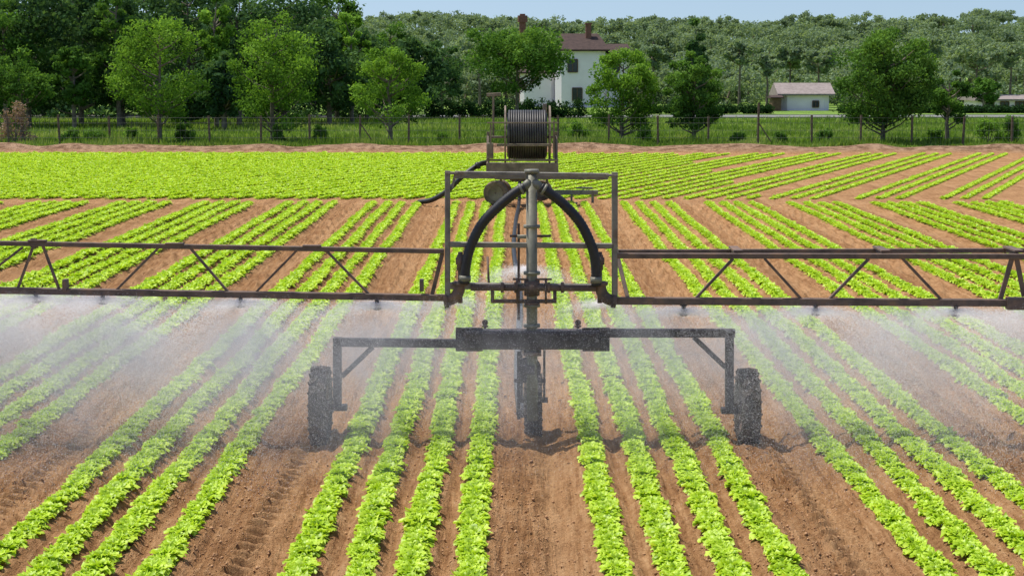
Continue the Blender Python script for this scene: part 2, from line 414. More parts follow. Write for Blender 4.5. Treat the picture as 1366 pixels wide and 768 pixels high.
mb.bar(C(607,233),C(603,252),.02,.02); 
mb.bar(C(599,326),C(818,328),.045,.045)
mb.bar(C(599,381),C(800,383),.05,.055)
obj('upper_frame',mb.mesh('upper_frame'),'galv',cart,label='rectangular galvanised frame around the mast top')
for nm,sg,x0,y0 in (('a',-1,606,395),('b',1,808,399)):
    mb=MB()
    pts=cat_rom([C(x0-sg*8,376),C(x0-sg*6,388),C(x0,397),C(x0+sg*12,402)],6)
    mb.tube(pts,.048,14)
    mb.rod(C(x0-sg*8,376),C(x0-sg*8,380),.07,n=16); mb.rod(C(x0+sg*8,401),C(x0+sg*14,402),.06,n=16)
    mb.rod(C(x0-sg*9,340),C(x0-sg*9,360),.035,n=12); mb.bar(C(x0-sg*12,348),C(x0-sg*2,348),.05,.06)
    mb.rod(C(x0-sg*8,336),C(x0-sg*8,404),.02,n=10)
    obj('pipe_elbow',mb.mesh('pipe_elbow',True),'rust',cart,label='rusty pipe elbow joining hose to boom')
mb=MB()
mb.rod(C(628,383,-.03),C(795,384,-.03),.026,n=14)
for x in (668,686,730,748): mb.rod(C(x,383,-.03),C(x+4,383,-.03),.045,n=12)
mb.bar(C(655,401,-.03),C(742,401,-.03),.04,.03)
for x in (657,740): mb.bar(C(x,385,-.03),C(x,403,-.03),.03,.025,up=(0,1,0))
for x in (690,728): mb.rod(C(x,370,-.05),C(x,404,-.05),.010,n=8)
mb.rod(C(709.5,374),C(709.5,394),.066,n=18)
mb.bar(C(684,372,-.02),C(736,372,-.02),.03,.015)
mb.rod(C(650,345,.15),C(652,380,.05),.01)
obj('valve_manifold',mb.mesh('valve_manifold',True),'rust',cart,label='rusty manifold of flanges, bolts and clamps')
for pts in ([(700,249),(688,256),(666,274),(643,298),(628,328),(622,352),(620,377)],[(721,249),(733,257),(753,273),(774,297),(789,328),(794,352),(795,380)]):
    path=cat_rom([C(x,y,-.06) for x,y in pts],14)
    mb=MB(); mb.tube(path,[.040+(.004 if i%2 else 0) for i in range(len(path))],16)
    o=obj('water_hose',mb.mesh('water_hose',True),'hose',cart,label='thick black ribbed hose arching from mast top')
    for a_,b_ in ((4,8),(-7,-3)):
        mb=MB(); mb.tube([path[a_],path[b_]],.050,16)
        oo=bpy.data.objects.new('hose_clamp',mb.mesh('hose_clamp',True)); COL.objects.link(oo); oo.data.materials.append(MAT['mast']); oo.parent=o
mb=MB()
mb.tube([C(709,240,0),C(697,251,-.06)],.036,12); mb.tube([C(709,240,0),C(723,251,-.06)],.036,12)
obj('mast_tee',mb.mesh('mast_tee',True),'mast',cart)
def wheel(cx,cy,diam,wid,parent,label,D=DC,name='wheel'):
    c=P(cx,cy,D); R=diam/2; w=wid/2
    e=empty(name,c,None,None,parent=parent); 
    if label: e['label']=label
    mb=MB()
    mb.lathe(c,(1,0,0),[(-w*.7,R*.62),(-w,R*.74),(-w*1.02,R*.86),(-w*.85,R*.94),(-w*.3,R*.95),(w*.3,R*.95),(w*.85,R*.94),(w*1.02,R*.86),(w,R*.74),(w*.7,R*.62)],44)
    nl=20
    for k in range(nl):
        for sg in (-1,1):
            a=2*math.pi*(k+(.5 if sg>0 else 0))/nl; a2=a+.16
            def pt(x,r,an): return c+Vector((x,math.cos(an)*r,math.sin(an)*r))
            mb.bar(pt(sg*w*.08,R*.975,a),pt(sg*w*.95,R*.955,a2),.036,.035,up=(0,math.cos(a),math.sin(a)))
    t=bpy.data.objects.new('tyre',mb.mesh('tyre')); t.data.materials.append(MAT['rubber']); COL.objects.link(t); t.parent=e; t.matrix_parent_inverse=Matrix.Translation(-c)
    mb=MB(); mb.lathe(c,(1,0,0),[(-w*.72,R*.64),(-w*.6,R*.58),(-w*.2,R*.5),(-w*.2,.02),(w*.2,.02),(w*.2,R*.5),(w*.6,R*.58),(w*.72,R*.64)],32)
    mb.rod(c-Vector((w*1.0,0,0)),c+Vector((w*1.0,0,0)),.05,n=16)
    for k in range(5):
        a=k*1.2566; mb.rod(c+Vector((-w*.4,math.cos(a)*.08,math.sin(a)*.08)),c+Vector((w*.4,math.cos(a)*.08,math.sin(a)*.08)),.012,n=6)
    r=bpy.data.objects.new('rim',mb.mesh('rim')); r.data.materials.append(MAT['rust']); COL.objects.link(r); r.parent=e; r.matrix_parent_inverse=Matrix.Translation(-c)
    return e
wheel(427.5,541,.67,.145,cart,'narrow dusty black rubber wheel with rusty hub')
wheel(997,544,.67,.155,cart,'narrow dusty black rubber wheel with rusty hub')
for a_,b_ in ((438,452),(972,988)):
    mb=MB(); mb.rod(C(a_,543),C(b_,543),.03)
    obj('stub_axle',mb.mesh('stub_axle'),'rust',cart)
wheel(711,541,.56,.15,cart,'narrow rubber centre wheel held in a fork',D=DC+.4,name='centre_wheel')
mb=MB()
mb.bar(C(696,470,.3),C(696,545,.40),.02,.06,up=(0,1,0)); mb.bar(C(727,470,.3),C(727,545,.40),.02,.06,up=(0,1,0))
mb.lathe(C(706,492,.02),(0,1,0),[(-.04,.02),(.04,.02),(.04,.10),(-.04,.10)],24)
mb.bar(C(692,470,.05),C(692,560,.05),.03,.035,up=(0,1,0))
mb.bar(C(686,508,.02),C(728,508,.02),.03,.03); mb.rod(C(692,545,.40),C(732,545,.40),.025)
mb.bar(C(699,492,-.05),C(713,492,-.05),.06,.07)
obj('wheel_fork',mb.mesh('wheel_fork'),'dark',cart)
def zig(mb,items,w):
    for a,b_ in items: mb.bar(C(*a),C(*b_),w,w*.55)
mb=MB()
mb.bar(C(-75,323),C(592,335),.045,.04); mb.bar(C(-75,386),C(594,397),.06,.055)
zig(mb,[((45,327),(24,384)),((57,327),(79,386)),((212,330),(156,386)),((254,331),(306,391)),((396,334),(340,391)),((436,335),(494,394)),((590,338),(576,395)),((30,330),(-40,384))],.034)
for x,y in ((50,325),(233,329),(416,332)): mb.bar(C(x-12,y-4),C(x+12,y-4),.06,.015)
mb.bar(C(45,318),C(45,330),.05,.03,up=(0,1,0))
for x in (-10,85,560): mb.bar(C(x,380),C(x+5,380),.1,.1)
bl=obj('boom_wing',mb.mesh('boom_wing'),'rust',cart,label='long rusty lattice boom arm with drop nozzles')
mb=MB()
mb.bar(C(823,341),C(1366+70,342),.045,.045); mb.bar(C(823,342,.38),C(1366+70,340,.38),.04,.04); mb.bar(C(820,401),C(1366+70,404),.06,.062)
zig(mb,[((978,345),(926,400)),((1020,345),(1071,401)),((1159,345),(1104,401)),((1204,345),(1257,401)),((1350,344),(1334,400)),((1356,344),(1366,395)),((1375,344),(1392,402))],.04)
for x in (985,1182,1360):
    mb.bar(C(x,340),C(x,341,.38),.03,.02); mb.bar(C(x-6,335,.19),C(x+6,335,.19),.36,.015)
mb.bar(C(825,338,.38),C(838,400),.03,.03)
mb.bar(C(1342,404,-.03),C(1372,404,-.03),.11,.10)
br=obj('boom_wing',mb.mesh('boom_wing'),'rust',cart,label='long rusty lattice boom arm with double top rail')
noz=[(-45,391),(48,393),(137,395),(321,399),(503,402),(912,410),(1088,410),(1275,411),(1400,412)]
mb=MB(); c0=Vector((0,0,0))
mb.rod(c0+Vector((0,0,.06)),c0+Vector((0,0,-.03)),.018); mb.lathe(c0,(0,0,1),[(-.07,.002),(-.07,.030),(-.058,.042),(-.05,.012),(-.03,.024),(-.02,.03),(-.02,.002)],12)
mb.rod(c0+Vector((0,0,.035)),c0+Vector((0,0,.015)),.032,n=8)
nzm=mb.mesh('nozzle'); nzm.materials.append(MAT['dark'])
for k,(x,y) in enumerate(noz):
    o=bpy.data.objects.new('nozzle',nzm); COL.objects.link(o); o.location=C(x,y); o.parent=bl if x<700 else br
# ------------------------------------------------------------ water spray: haze volume under the boom + fine drops
ZT=1.19; RF=2.1; RB=3.0; XH=8.5; XC=C(711,400).x; XN=C(321,400).x
prof=[]
for t in np.linspace(-1,1,25):
    yy=DC+t*(RF if t<0 else RB); prof.append((yy,ZT*1.14*(1-t*t)+.03))
prof=[(prof[0][0]-.02,.03)]+prof+[(prof[-1][0]+.02,.03)]
n=len(prof); vs=[(XC-XH,y,z) for y,z in prof]+[(XC+XH,y,z) for y,z in prof]
mb=MB(); mb.add(vs,[tuple(range(n)),tuple(range(n,2*n))[::-1]]+[(i,n+i,n+(i+1)%n,(i+1)%n) for i in range(n)])
m,nt,out=new_mat('water_mist'); MAT['mist']=m
g=N(nt,'ShaderNodeNewGeometry'); sp=N(nt,'ShaderNodeSeparateXYZ'); nt.links.new(g.outputs['Position'],sp.inputs[0])
px_,py_,pz_=sp.outputs
yo=M(nt,'SUBTRACT',py_,DC)
dn=M(nt,'ADD',M(nt,'DIVIDE',M(nt,'MINIMUM',yo,0.0),-RF),M(nt,'DIVIDE',M(nt,'MAXIMUM',yo,0.0),RB))
cmt=N(nt,'ShaderNodeCombineXYZ'); nt.links.new(px_,cmt.inputs[0])
fan=M(nt,'COSINE',M(nt,'MULTIPLY',M(nt,'SUBTRACT',px_,XN),2*math.pi/1.15))
tv=M(nt,'ADD',M(nt,'ADD',M(nt,'MULTIPLY',noise(nt,1.9,3,.6,cmt.outputs[0]),.3),.80),M(nt,'MULTIPLY',fan,.06))
zt=M(nt,'MULTIPLY',M(nt,'SUBTRACT',1.0,M(nt,'MULTIPLY',dn,dn)),M(nt,'MULTIPLY',tv,ZT))
q=M(nt,'DIVIDE',pz_,M(nt,'MAXIMUM',zt,.05),clamp=True)
qp=M(nt,'POWER',q,1.3)
edge=M(nt,'MULTIPLY',M(nt,'SUBTRACT',1.0,q),4.0,clamp=True)
fall=M(nt,'SUBTRACT',1.0,M(nt,'MULTIPLY',dn,.75))
cmb=N(nt,'ShaderNodeCombineXYZ')
nt.links.new(M(nt,'MULTIPLY',M(nt,'ADD',px_,M(nt,'MULTIPLY',pz_,.45)),2.8),cmb.inputs[0]); nt.links.new(M(nt,'MULTIPLY',py_,.9),cmb.inputs[1]); nt.links.new(M(nt,'MULTIPLY',pz_,.7),cmb.inputs[2])
ns=noise(nt,1.0,3,.6,cmb.outputs[0])
nsr=M(nt,'MULTIPLY',M(nt,'SUBTRACT',ns,.34),4.2,clamp=True)
ex=M(nt,'DIVIDE',M(nt,'SUBTRACT',px_,XC),.95)
cm=M(nt,'SUBTRACT',1.0,M(nt,'MULTIPLY',M(nt,'POWER',2.718,M(nt,'MULTIPLY',M(nt,'MULTIPLY',ex,ex),-1.0)),.5))
lf=M(nt,'MULTIPLY',M(nt,'ADD',1.0,M(nt,'MULTIPLY',M(nt,'SUBTRACT',XC,px_),.07)),M(nt,'ADD',1.0,M(nt,'MULTIPLY',fan,.28)))
den=M(nt,'MULTIPLY',M(nt,'MULTIPLY',M(nt,'MULTIPLY',qp,edge),M(nt,'MULTIPLY',fall,nsr)),M(nt,'MULTIPLY',M(nt,'MULTIPLY',cm,lf),1.0))
vv=N(nt,'ShaderNodeVolumeScatter'); vv.inputs['Color'].default_value=(1,.99,.99,1); vv.inputs['Anisotropy'].default_value=0
nt.links.new(den,vv.inputs['Density']); nt.links.new(vv.outputs[0],out.inputs['Volume'])
obj('water_mist',mb.mesh('water_mist'),'mist',label='soft white mist drifting under the irrigation boom',cat='mist',kind='stuff')
def spray(nozzles,ntot,seed,big=1.0,rs=.28):
    r=np.random.default_rng(seed); n=ntot; k=r.integers(0,len(nozzles),n); nz=np.array(nozzles)[k]
    az=r.random(n)*2*np.pi
    az=az+.10*np.sin(az*13+k)+.08*np.sin(az*7+2*k)
    Rm=r.gamma(6,rs,n)+.25
    s=r.random(n)**1.05
    up=np.abs(r.normal(.0,.12,n))*(1+.6*np.sin(az*5+k))
    z0=nz[:,2]
    x=nz[:,0]+np.cos(az)*Rm*s+.25*s*s*r.random(n)
    y=nz[:,1]+np.sin(az)*Rm*s*.9-.1*s
    z=z0+up*s-(z0+up)*s**2.0
    vx=np.cos(az)*Rm; vy=np.sin(az)*Rm; vz=up-2*(z0+up)*s
    v=np.stack([vx,vy,vz],1); v/=np.linalg.norm(v,axis=1)[:,None]
    p=np.stack([x,y,z],1); p+=r.normal(0,.018,(n,3))*(1+2*s[:,None])
    L=r.uniform(.005,.014,n)[:,None]*big; w=r.uniform(.0005,.0010,n)[:,None]*big
    q=r.normal(size=(n,3)); sd=np.cross(v,q); sd/=np.linalg.norm(sd,axis=1)[:,None]+1e-9
    centre=np.exp(-((p[:,0]-XC)/1.7)**4)*(p[:,1]<DC-.1)
    ok=(p[:,2]>.01)&(r.random(n)>.85*centre)
    a=p-v*L/2-sd*w; b_=p-v*L/2+sd*w; c=p+v*L/2
    return np.stack([a,b_,c],1)[ok].reshape(-1,3)
nzw=[tuple(C(x,y+5)) for x,y in noz]+[tuple(C(x,y)) for x,y in ((-140,400),(1490,408))]
V=spray(nzw,1750000,3)
V2=spray([tuple(C(700,366,.35)),tuple(C(600,404,.1)),tuple(C(800,408,.1))],200000,4,1.0,.18)
V=np.concatenate([V,V2]); Fc=np.arange(len(V)).reshape(-1,3)
obj('water_spray',fast_mesh('water_spray',V,Fc),'water',label='fine white water spray falling from boom nozzles',cat='water spray',kind='stuff')
# ------------------------------------------------------------ supply pipe on ground
DR=40.6
mb=MB(); pts=[(0.02,DC+.9,.05),(.0,18,.03),(.05,24,.03),(-.03,30,.03),(.02,36,.03),(.1,DR-1,.12),(.12,DR-.7,.6)]
mb.tube(cat_rom([(C(711,580).x-.12+a,b_,c) for a,b_,c in pts],8),.04,8)
obj('supply_pipe',mb.mesh('supply_pipe',True),'hose',label='long black irrigation pipe lying along centre track',cat='pipe')
# ------------------------------------------------------------ hose reel machine
reel=empty('hose_reel_trailer',(P(695,270,DR).x,DR,0),'irrigation hose reel on rusty trailer with coiled pipe','hose reel')
def Rr(x,y,dd=0): return P(x,y,DR)+Vector((0,dd,0))
c=Rr(703,180)
drum=empty('reel_drum',c,None,None,parent=reel); drum['label']='big drum wound with grey black pipe'
def sub(name,mb,mat,par,smooth=False,label=None):
    o=bpy.data.objects.new(name,mb.mesh(name,smooth)); o.data.materials.append(MAT[mat]); COL.objects.link(o); o.parent=par; o.matrix_parent_inverse=Matrix.Translation(-Vector(par.location))
    if label: o['label']=label
    return o
mb=MB()
hw=.46
for lay,rr in enumerate((.50,.56)):
    x=-hw+lay*.026
    while x<hw-.02:
        mb.lathe(c+Vector((x+.02,0,0)),(1,0,0),[(.027*math.cos(a),rr+.027*math.sin(a)) for a in [i*math.pi/3 for i in range(6)]],30); x+=.055
mb.lathe(c,(1,0,0),[(-hw,.05),(-hw,.47),(hw,.47),(hw,.05)],30)
sub('coiled_pipe',mb,'coil',drum,True)
for sx in (-hw-.05,hw+.07):
    mb=MB()
    cc=c+Vector((sx,0,0))
    mb.lathe(cc,(1,0,0),[(-.02,.68),(.02,.68),(.02,.64),(-.02,.64)],36); mb.lathe(cc,(1,0,0),[(-.02,.16),(.02,.16),(.02,.05),(-.02,.05)],20)
    for k in range(10):
        a=k*math.pi/5; mb.bar(cc+Vector((0,math.cos(a)*.14,math.sin(a)*.14)),cc+Vector((0,math.cos(a)*.66,math.sin(a)*.66)),.03,.03)
    sub('drum_flange',mb,'reelframe',drum)
mb=MB()
for sx in (651,742):
    mb.bar(Rr(sx,222,-.6),Rr(sx,222,.9),.07,.09); mb.bar(Rr(sx,222,0),Rr(sx,176,0),.07,.07,up=(0,1,0)); mb.bar(Rr(sx,222,-.55),Rr(sx,180,0),.05,.05)
    mb.bar(Rr(sx,222,.6),Rr(sx,180,0),.05,.05)
mb.bar(Rr(649,183),Rr(744,183),.05,.05)
mb.bar(Rr(649,222,-.6),Rr(744,222,-.6),.07,.22); mb.bar(Rr(649,212,-.58),Rr(744,212,-.58),.05,.05); mb.bar(Rr(649,222,.8),Rr(744,222,.8),.07,.1)
mb.bar(Rr(655,210,-.6),Rr(655,165,-.6),.04,.04,up=(0,1,0)); mb.bar(Rr(738,210,-.6),Rr(738,160,-.6),.04,.04,up=(0,1,0)); mb.bar(Rr(650,163,-.6),Rr(744,163,-.6),.03,.03)
mb.bar(Rr(663,192,-.62),Rr(735,192,-.62),.04,.06)
mb.bar(Rr(658,127,.1),Rr(658,185,.1),.05,.05,up=(0,1,0)); mb.bar(Rr(649,127,.1),Rr(668,126,.1),.06,.08)
mb.box(Rr(727,146,.2),(.1,.1,.25)); mb.box(Rr(654,200,-.5),(.16,.3,.35)); 
mb.bar(Rr(660,236,0),Rr(734,236,0),.4,.10)
mb.rod(Rr(697,228,.2),Rr(697,242,.2),.3,n=20)
for sx in (668,730): mb.bar(Rr(sx,228,.3),Rr(sx,258,.3),.06,.06,up=(0,1,0))
obj('trailer_frame',mb.mesh('trailer_frame'),'reelframe',reel,label='rusty tan steel trailer frame')
mb=MB()
mb.bar(Rr(735,256,-.2),Rr(797,256,-.2),.08,.11); mb.bar(Rr(762,256,-.2),Rr(762,269,-.2),.05,.05,up=(0,1,0)); mb.bar(Rr(768,250,-.2),Rr(790,250,-.2),.05,.04)
mb.bar(Rr(790,256,-.2),Rr(790,270,-.2),.06,.04,up=(0,1,0)); mb.bar(Rr(754,270,-.2),Rr(770,270,-.2),.12,.03)
obj('drawbar',mb.mesh('drawbar'),'galv',reel)
def rwheel(px,py,dd,R=.29):
    c=Rr(px,py,dd); e=empty('wheel',c,None,None,parent=reel)
    mb=MB(); mb.lathe(c,(.25,1,0),[(-.07,R*.6),(-.08,R*.9),(-.05,R),(.05,R),(.08,R*.9),(.07,R*.6)],28); sub('tyre',mb,'rubberb',e)
    mb=MB(); mb.lathe(c,(.25,1,0),[(-.06,R*.62),(-.03,.02),(.03,.02),(.06,R*.62)],20); sub('rim',mb,'reelframe',e)
rwheel(662,255,-.65); rwheel(723,256,.5,.25); rwheel(668,256,.5,.25)
mb=MB(); mb.tube(cat_rom([Rr(649,216,-.3),Rr(638,219,-.5),Rr(618,233,-.7),Rr(598,252,-.7),Rr(578,264,-.6),Rr(560,268,-.4)],8),.06,10)
for t in ((638,219),(600,250)): mb.rod(Rr(t[0]-2,t[1]+1,-.62),Rr(t[0]+2,t[1]-1,-.62),.085,n=10)
obj('feed_pipe',mb.mesh('feed_pipe',True),'hose',reel,label='black feed pipe curving down to the soil')
# ------------------------------------------------------------ trees
def leaves(cent,rad,nper,ls,r,tonebase,flat=.8,droop=0):
    cent=np.asarray(cent); rad=np.asarray(rad); n=len(cent)*nper
    k=np.repeat(np.arange(len(cent)),nper)
    d=r.normal(size=(n,3)); d/=np.linalg.norm(d,axis=1)[:,None]
    rr=rad[k]*np.clip(r.normal(.78,.22,n),.15,1.3)
    p=cent[k]+d*rr[:,None]*np.array([1,1,flat])
    u=r.normal(size=(n,3)); u/=np.linalg.norm(u,axis=1)[:,None]
    w=np.cross(u,d+.6*r.normal(size=(n,3))); w/=np.linalg.norm(w,axis=1)[:,None]+1e-9
    s=ls*r.uniform(.6,1.3,n)[:,None]
    V=np.stack([p-u*s,p+w*s*.55,p+u*s,p-w*s*.55],1).reshape(-1,3)
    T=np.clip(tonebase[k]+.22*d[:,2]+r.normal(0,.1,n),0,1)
    return V,np.repeat(T,4)
def make_tree(name,px,D,ytop,ybot,wpx,mat,label,seed,nclump=34,nper=150,ls=.10,shape='round',group=None,trunkr=.11,cat='tree'):
    r=np.random.default_rng(seed); rr=random.Random(seed)
    b=P(px,200,D); base=Vector((b.x,D,0)); zt=P(px,ytop,D).z; zb=P(px,ybot,D).z; w=wpx*D/F/2
    e=empty(name,base,label,cat,group)
    cz=(zt+zb)/2; hz=(zt-zb)/2; cent=[];rad=[]
    tries=0
    while len(cent)<nclump and tries<4000:
        tries+=1
        q=r.uniform(-1,1,3)
        h=q[2]
        if shape=='cone': lim=(1-(h+1)/2)**.7*.95+.12
        elif shape=='umb': lim=1.0 if h>-.3 else .5; 
        elif shape=='spire': lim=(1-(h+1)/2)**.9+.06
        else: lim=math.sqrt(max(0,1-(abs(h+.12)/1.12)**2.2))
        if math.hypot(q[0],q[1])>lim: continue
        if math.hypot(q[0],q[1])<lim*.35 and rr.random()<.5: continue
        cr=w*rr.uniform(.15,.31)*(.75+.25*lim)
        cent.append((base.x+q[0]*(w-cr*.7),D+q[1]*(w-cr*.7),cz+h*(hz-cr*.6))); rad.append(cr)
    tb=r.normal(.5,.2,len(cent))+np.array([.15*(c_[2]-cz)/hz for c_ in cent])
    V,T=leaves(cent,rad,nper,ls,r,tb,.75)
    mb=MB(); top=zb+(zt-zb)*.75
    tp=[base+Vector((0,0,-.1))]
    for i in range(1,7):
        t=i/6; tp.append(Vector((base.x+rr.gauss(0,.06)*t,D+rr.gauss(0,.06)*t,top*t)))
    mb.tube(tp,[trunkr*(1-.8*i/6) for i in range(7)],8)
    for i,c_ in enumerate(cent):
        if i%2==0:
            z0=max(zb*.75,min(top*.95,c_[2]-.5*math.hypot(c_[0]-base.x,c_[1]-D)-.2))
            s=Vector((base.x,D,z0)); cc=Vector(c_); mid=(s+cc)/2+Vector((0,0,-.08*(cc-s).length)); mb.tube([s,mid,cc],[trunkr*.4,trunkr*.25,trunkr*.08],5)
    obj('trunk',mb.mesh('trunk'),'bark',e)
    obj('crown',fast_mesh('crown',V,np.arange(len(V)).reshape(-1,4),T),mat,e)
    return e
G='young trees planted along the field fence'
make_tree('young_tree',30,76,72,150,95,'leafB','rounded mid green tree beside the meadow',1,42,150,.075)
make_tree('young_tree',214,74,14,164,140,'leafA','fresh green young tree with slender trunk by fence',2,66,150,.07,group=G)
make_tree('young_tree',364,75,12,174,140,'leafA','fresh green young tree with slender trunk by fence',3,66,150,.07,group=G)
make_tree('young_tree',521,74,58,176,118,'leafA','small fresh green tree standing by the fence',4,52,140,.07,group=G)
make_tree('young_tree',690,92,36,128,150,'leafB','broad dark green tree with spreading crown',5,72,180,.09,shape='umb')
make_tree('young_tree',829,76,56,178,110,'leafA','full fresh green tree standing by the fence',6,66,160,.07,group=G)
make_tree('young_tree',925,75,64,174,86,'leafB','dense conical green tree standing by the fence',7,62,180,.07,group=G)
make_tree('young_tree',1177,73,25,176,150,'leafB','large dense green tree standing by the fence',8,100,190,.075,group=G)
make_tree('young_tree',1263,76,90,174,62,'leafB','slim green tree standing by the fence',9,30,160,.07,group=G)
make_tree('conifer',928,140,6,140,52,'leafD','dark pointed conifer rising behind green tree',10,60,120,.2,shape='spire')
sd=50
for px,D,yt,yb,w in ((-40,100,-60,150,180),(40,96,-40,140,170),(110,102,-70,150,150),(165,96,-10,150,130),(255,104,-50,150,170),(320,98,-20,148,120),(380,106,-60,150,170),(440,100,10,150,120),(490,108,30,150,110),(548,112,45,140,90),(60,118,-90,140,200),(300,120,-80,140,200),(200,122,-90,140,200),(420,122,-30,140,180),(130,125,-60,140,180),(250,92,90,160,90),(300,90,70,160,70)):
    sd+=1
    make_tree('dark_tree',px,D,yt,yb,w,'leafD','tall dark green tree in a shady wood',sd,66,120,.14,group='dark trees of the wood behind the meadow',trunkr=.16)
for px,D,yt,w,mt in ((470,102,10,70,'leafA'),(450,110,-25,90,'leafB'),(520,130,20,80,'leafB'),(160,94,-40,80,'leafB'),(10,93,-30,120,'leafB'),(590,135,50,70,'leafD'),(290,94,-10,60,'leafA'),(100,92,60,60,'leafB')):
    sd+=1; make_tree('leafy_tree',px,D,yt,140,w,mt,'tall lighter green tree among dark trees',sd,44,120,.12,trunkr=.14)
r=np.random.default_rng(61); c_=[]; rd=[]  # low foliage mass added to darken the brightly lit ground between trunks
for i in range(420):
    D=r.uniform(110,128); x=r.uniform(-.34,-.045)*D; c_.append((x,D,r.uniform(.2,3.4))); rd.append(r.uniform(.6,1.2))
V,T=leaves(c_,rd,70,.16,r,r.normal(.3,.2,len(c_)),.8); V[:,2]=np.maximum(V[:,2],.01)
obj('undergrowth',fast_mesh('undergrowth',V,np.arange(len(V)).reshape(-1,4),T),'leafD',label='dense dark undergrowth added to fill the shade under the wood',cat='undergrowth',kind='stuff')
# pine forest (far mass)
r=np.random.default_rng(99); cent=[];rad=[];tb=[];mb=MB()
for D,ytop,ybot,step in ((166,88,105,3.2),(176,72,105,3.2),(190,56,90,3.2),(204,42,70,3.2),(218,31,60,3.2),(234,22,50,3.0),(246,17,50,2.6)):
    x=-.32*D
    while x<.34*D:
        pxx=683+(x-CX)*F/D
        yt=ytop+r.normal()*(2.5 if D>225 else 5)+ 5*math.sin(pxx/130)+2.5*math.sin(pxx/37) + (6 if 600<pxx<900 else 0)
        zt=P(683,yt,D).z; rc=r.uniform(1.6,3.2)
        dd=D+r.uniform(-7,7); tw=r.normal(0,.10)
        for k in range(14):
            a=r.random()*6.28; q=math.sqrt(r.random())*rc
            cent.append((x+math.cos(a)*q,dd+math.sin(a)*q,zt-rc*.35-.28*q+r.normal()*.35)); rad.append(rc*r.uniform(.18,.42)); tb.append(.5+tw+r.normal()*.10)
        for k in range(8):
            a=r.random()*6.28; q=rc*.8
            cent.append((x+math.cos(a)*q,dd+math.sin(a)*q,zt-rc*1.0-r.random()*2.2)); rad.append(rc*.40); tb.append(.36)
        mb.rod((x,dd,0),(x+r.normal()*.3,dd,zt-rc*.6),.14,.09,n=5)
        x+=r.uniform(.6,1.4)*step*.75
for i in range(460):
    D=r.uniform(158,205); x=r.uniform(-.3,.34)*D
    cent.append((x,D,r.uniform(.5,4.2))); rad.append(r.uniform(.9,1.8)); tb.append(.38+r.normal()*.15)
V,T=leaves(cent,rad,76,.18,r,np.array(tb),.6)
nv=len(V)
obj('pine_forest',fast_mesh('pine_forest',V,np.arange(nv).reshape(-1,4),T),'pine',label='dense haze-tinted green umbrella pine forest on horizon',cat='forest',kind='stuff')
obj('pine_forest_trunks',mb.mesh('pine_forest_trunks'),'bark',label='many grey bare trunks under the pine forest',cat='forest',kind='stuff')
for i,(px,D,yt,w) in enumerate(((985,150,52,60),(1022,146,70,46),(1052,152,60,60),(1090,150,66,50),(1225,150,50,60),(1300,146,62,70),(1345,150,58,70),(870,150,60,50),(600,150,66,60),(640,155,50,60))):
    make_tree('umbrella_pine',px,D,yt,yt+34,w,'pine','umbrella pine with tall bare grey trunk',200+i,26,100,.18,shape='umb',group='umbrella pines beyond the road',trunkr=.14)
def shrub(px,D,yt,w,mat,label,seed,name='shrub'):
    r=np.random.default_rng(seed); b=P(px,200,D); zt=P(px,yt,D).z; W=w*D/F/2; n=20
    e=empty(name,(b.x,D,0),label,'shrub')
    c_=[]
    for _ in range(n):
        h=r.uniform(.1,1); k=(1-.6*h)
        c_.append((b.x+r.uniform(-.9,.9)*W*k,D+r.uniform(-.6,.6)*W*k,zt*h*.85))
    V,T=leaves(c_,[W*.27]*n,80,.055,r,r.normal(.55,.2,n),1.1)
    V[:,2]=np.maximum(V[:,2],.01)
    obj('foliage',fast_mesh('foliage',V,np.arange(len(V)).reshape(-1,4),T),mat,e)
    mb=MB()
    for k in range(6): mb.tube([(b.x,D,0),(c_[k][0],c_[k][1],c_[k][2])],[.03,.01],5)
    obj('stem',mb.mesh('stem'),'bark',e)
shrub(20,73,132,60,'pink','pinkish brown bushy shrub beside the meadow',301)
for i,(px,yt,w,mt) in enumerate(((248,160,34,'leafA'),(428,166,26,'leafA'),(372,166,30,'leafB'),(770,160,44,'leafA'),(860,168,30,'leafA'),(1100,172,30,'leafB'),(1318,158,50,'leafA'),(1350,150,40,'leafB'),(95,172,36,'leafB'),(985,178,30,'leafB'),(590,176,22,'leafA'),(175,170,28,'leafA'),(1245,170,34,'leafA'),(125,174,44,'leafB'),(1040,176,26,'leafB'))):
    shrub(px,74.5,yt,w,mt,'low green bush growing against the wire fence',310+i)
def hedge(x0,x1,D,yt,seed,label):
    r=np.random.default_rng(seed); a=P(x0,150,D).x; b_=P(x1,150,D).x; zt=P(683,yt,D).z; n=int((b_-a)*14)
    c_=np.column_stack([r.uniform(a,b_,n),D+r.uniform(-.5,.5,n),r.uniform(.15,zt-.28,n)])
    V,T=leaves(c_,np.full(n,.34),70,.09,r,r.normal(.45,.12,n),.9)
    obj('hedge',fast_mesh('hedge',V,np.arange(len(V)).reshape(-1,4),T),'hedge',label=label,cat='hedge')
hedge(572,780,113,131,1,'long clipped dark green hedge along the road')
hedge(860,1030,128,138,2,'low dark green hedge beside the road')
hedge(1120,1420,130,140,3,'uneven dark green hedge beside the road')
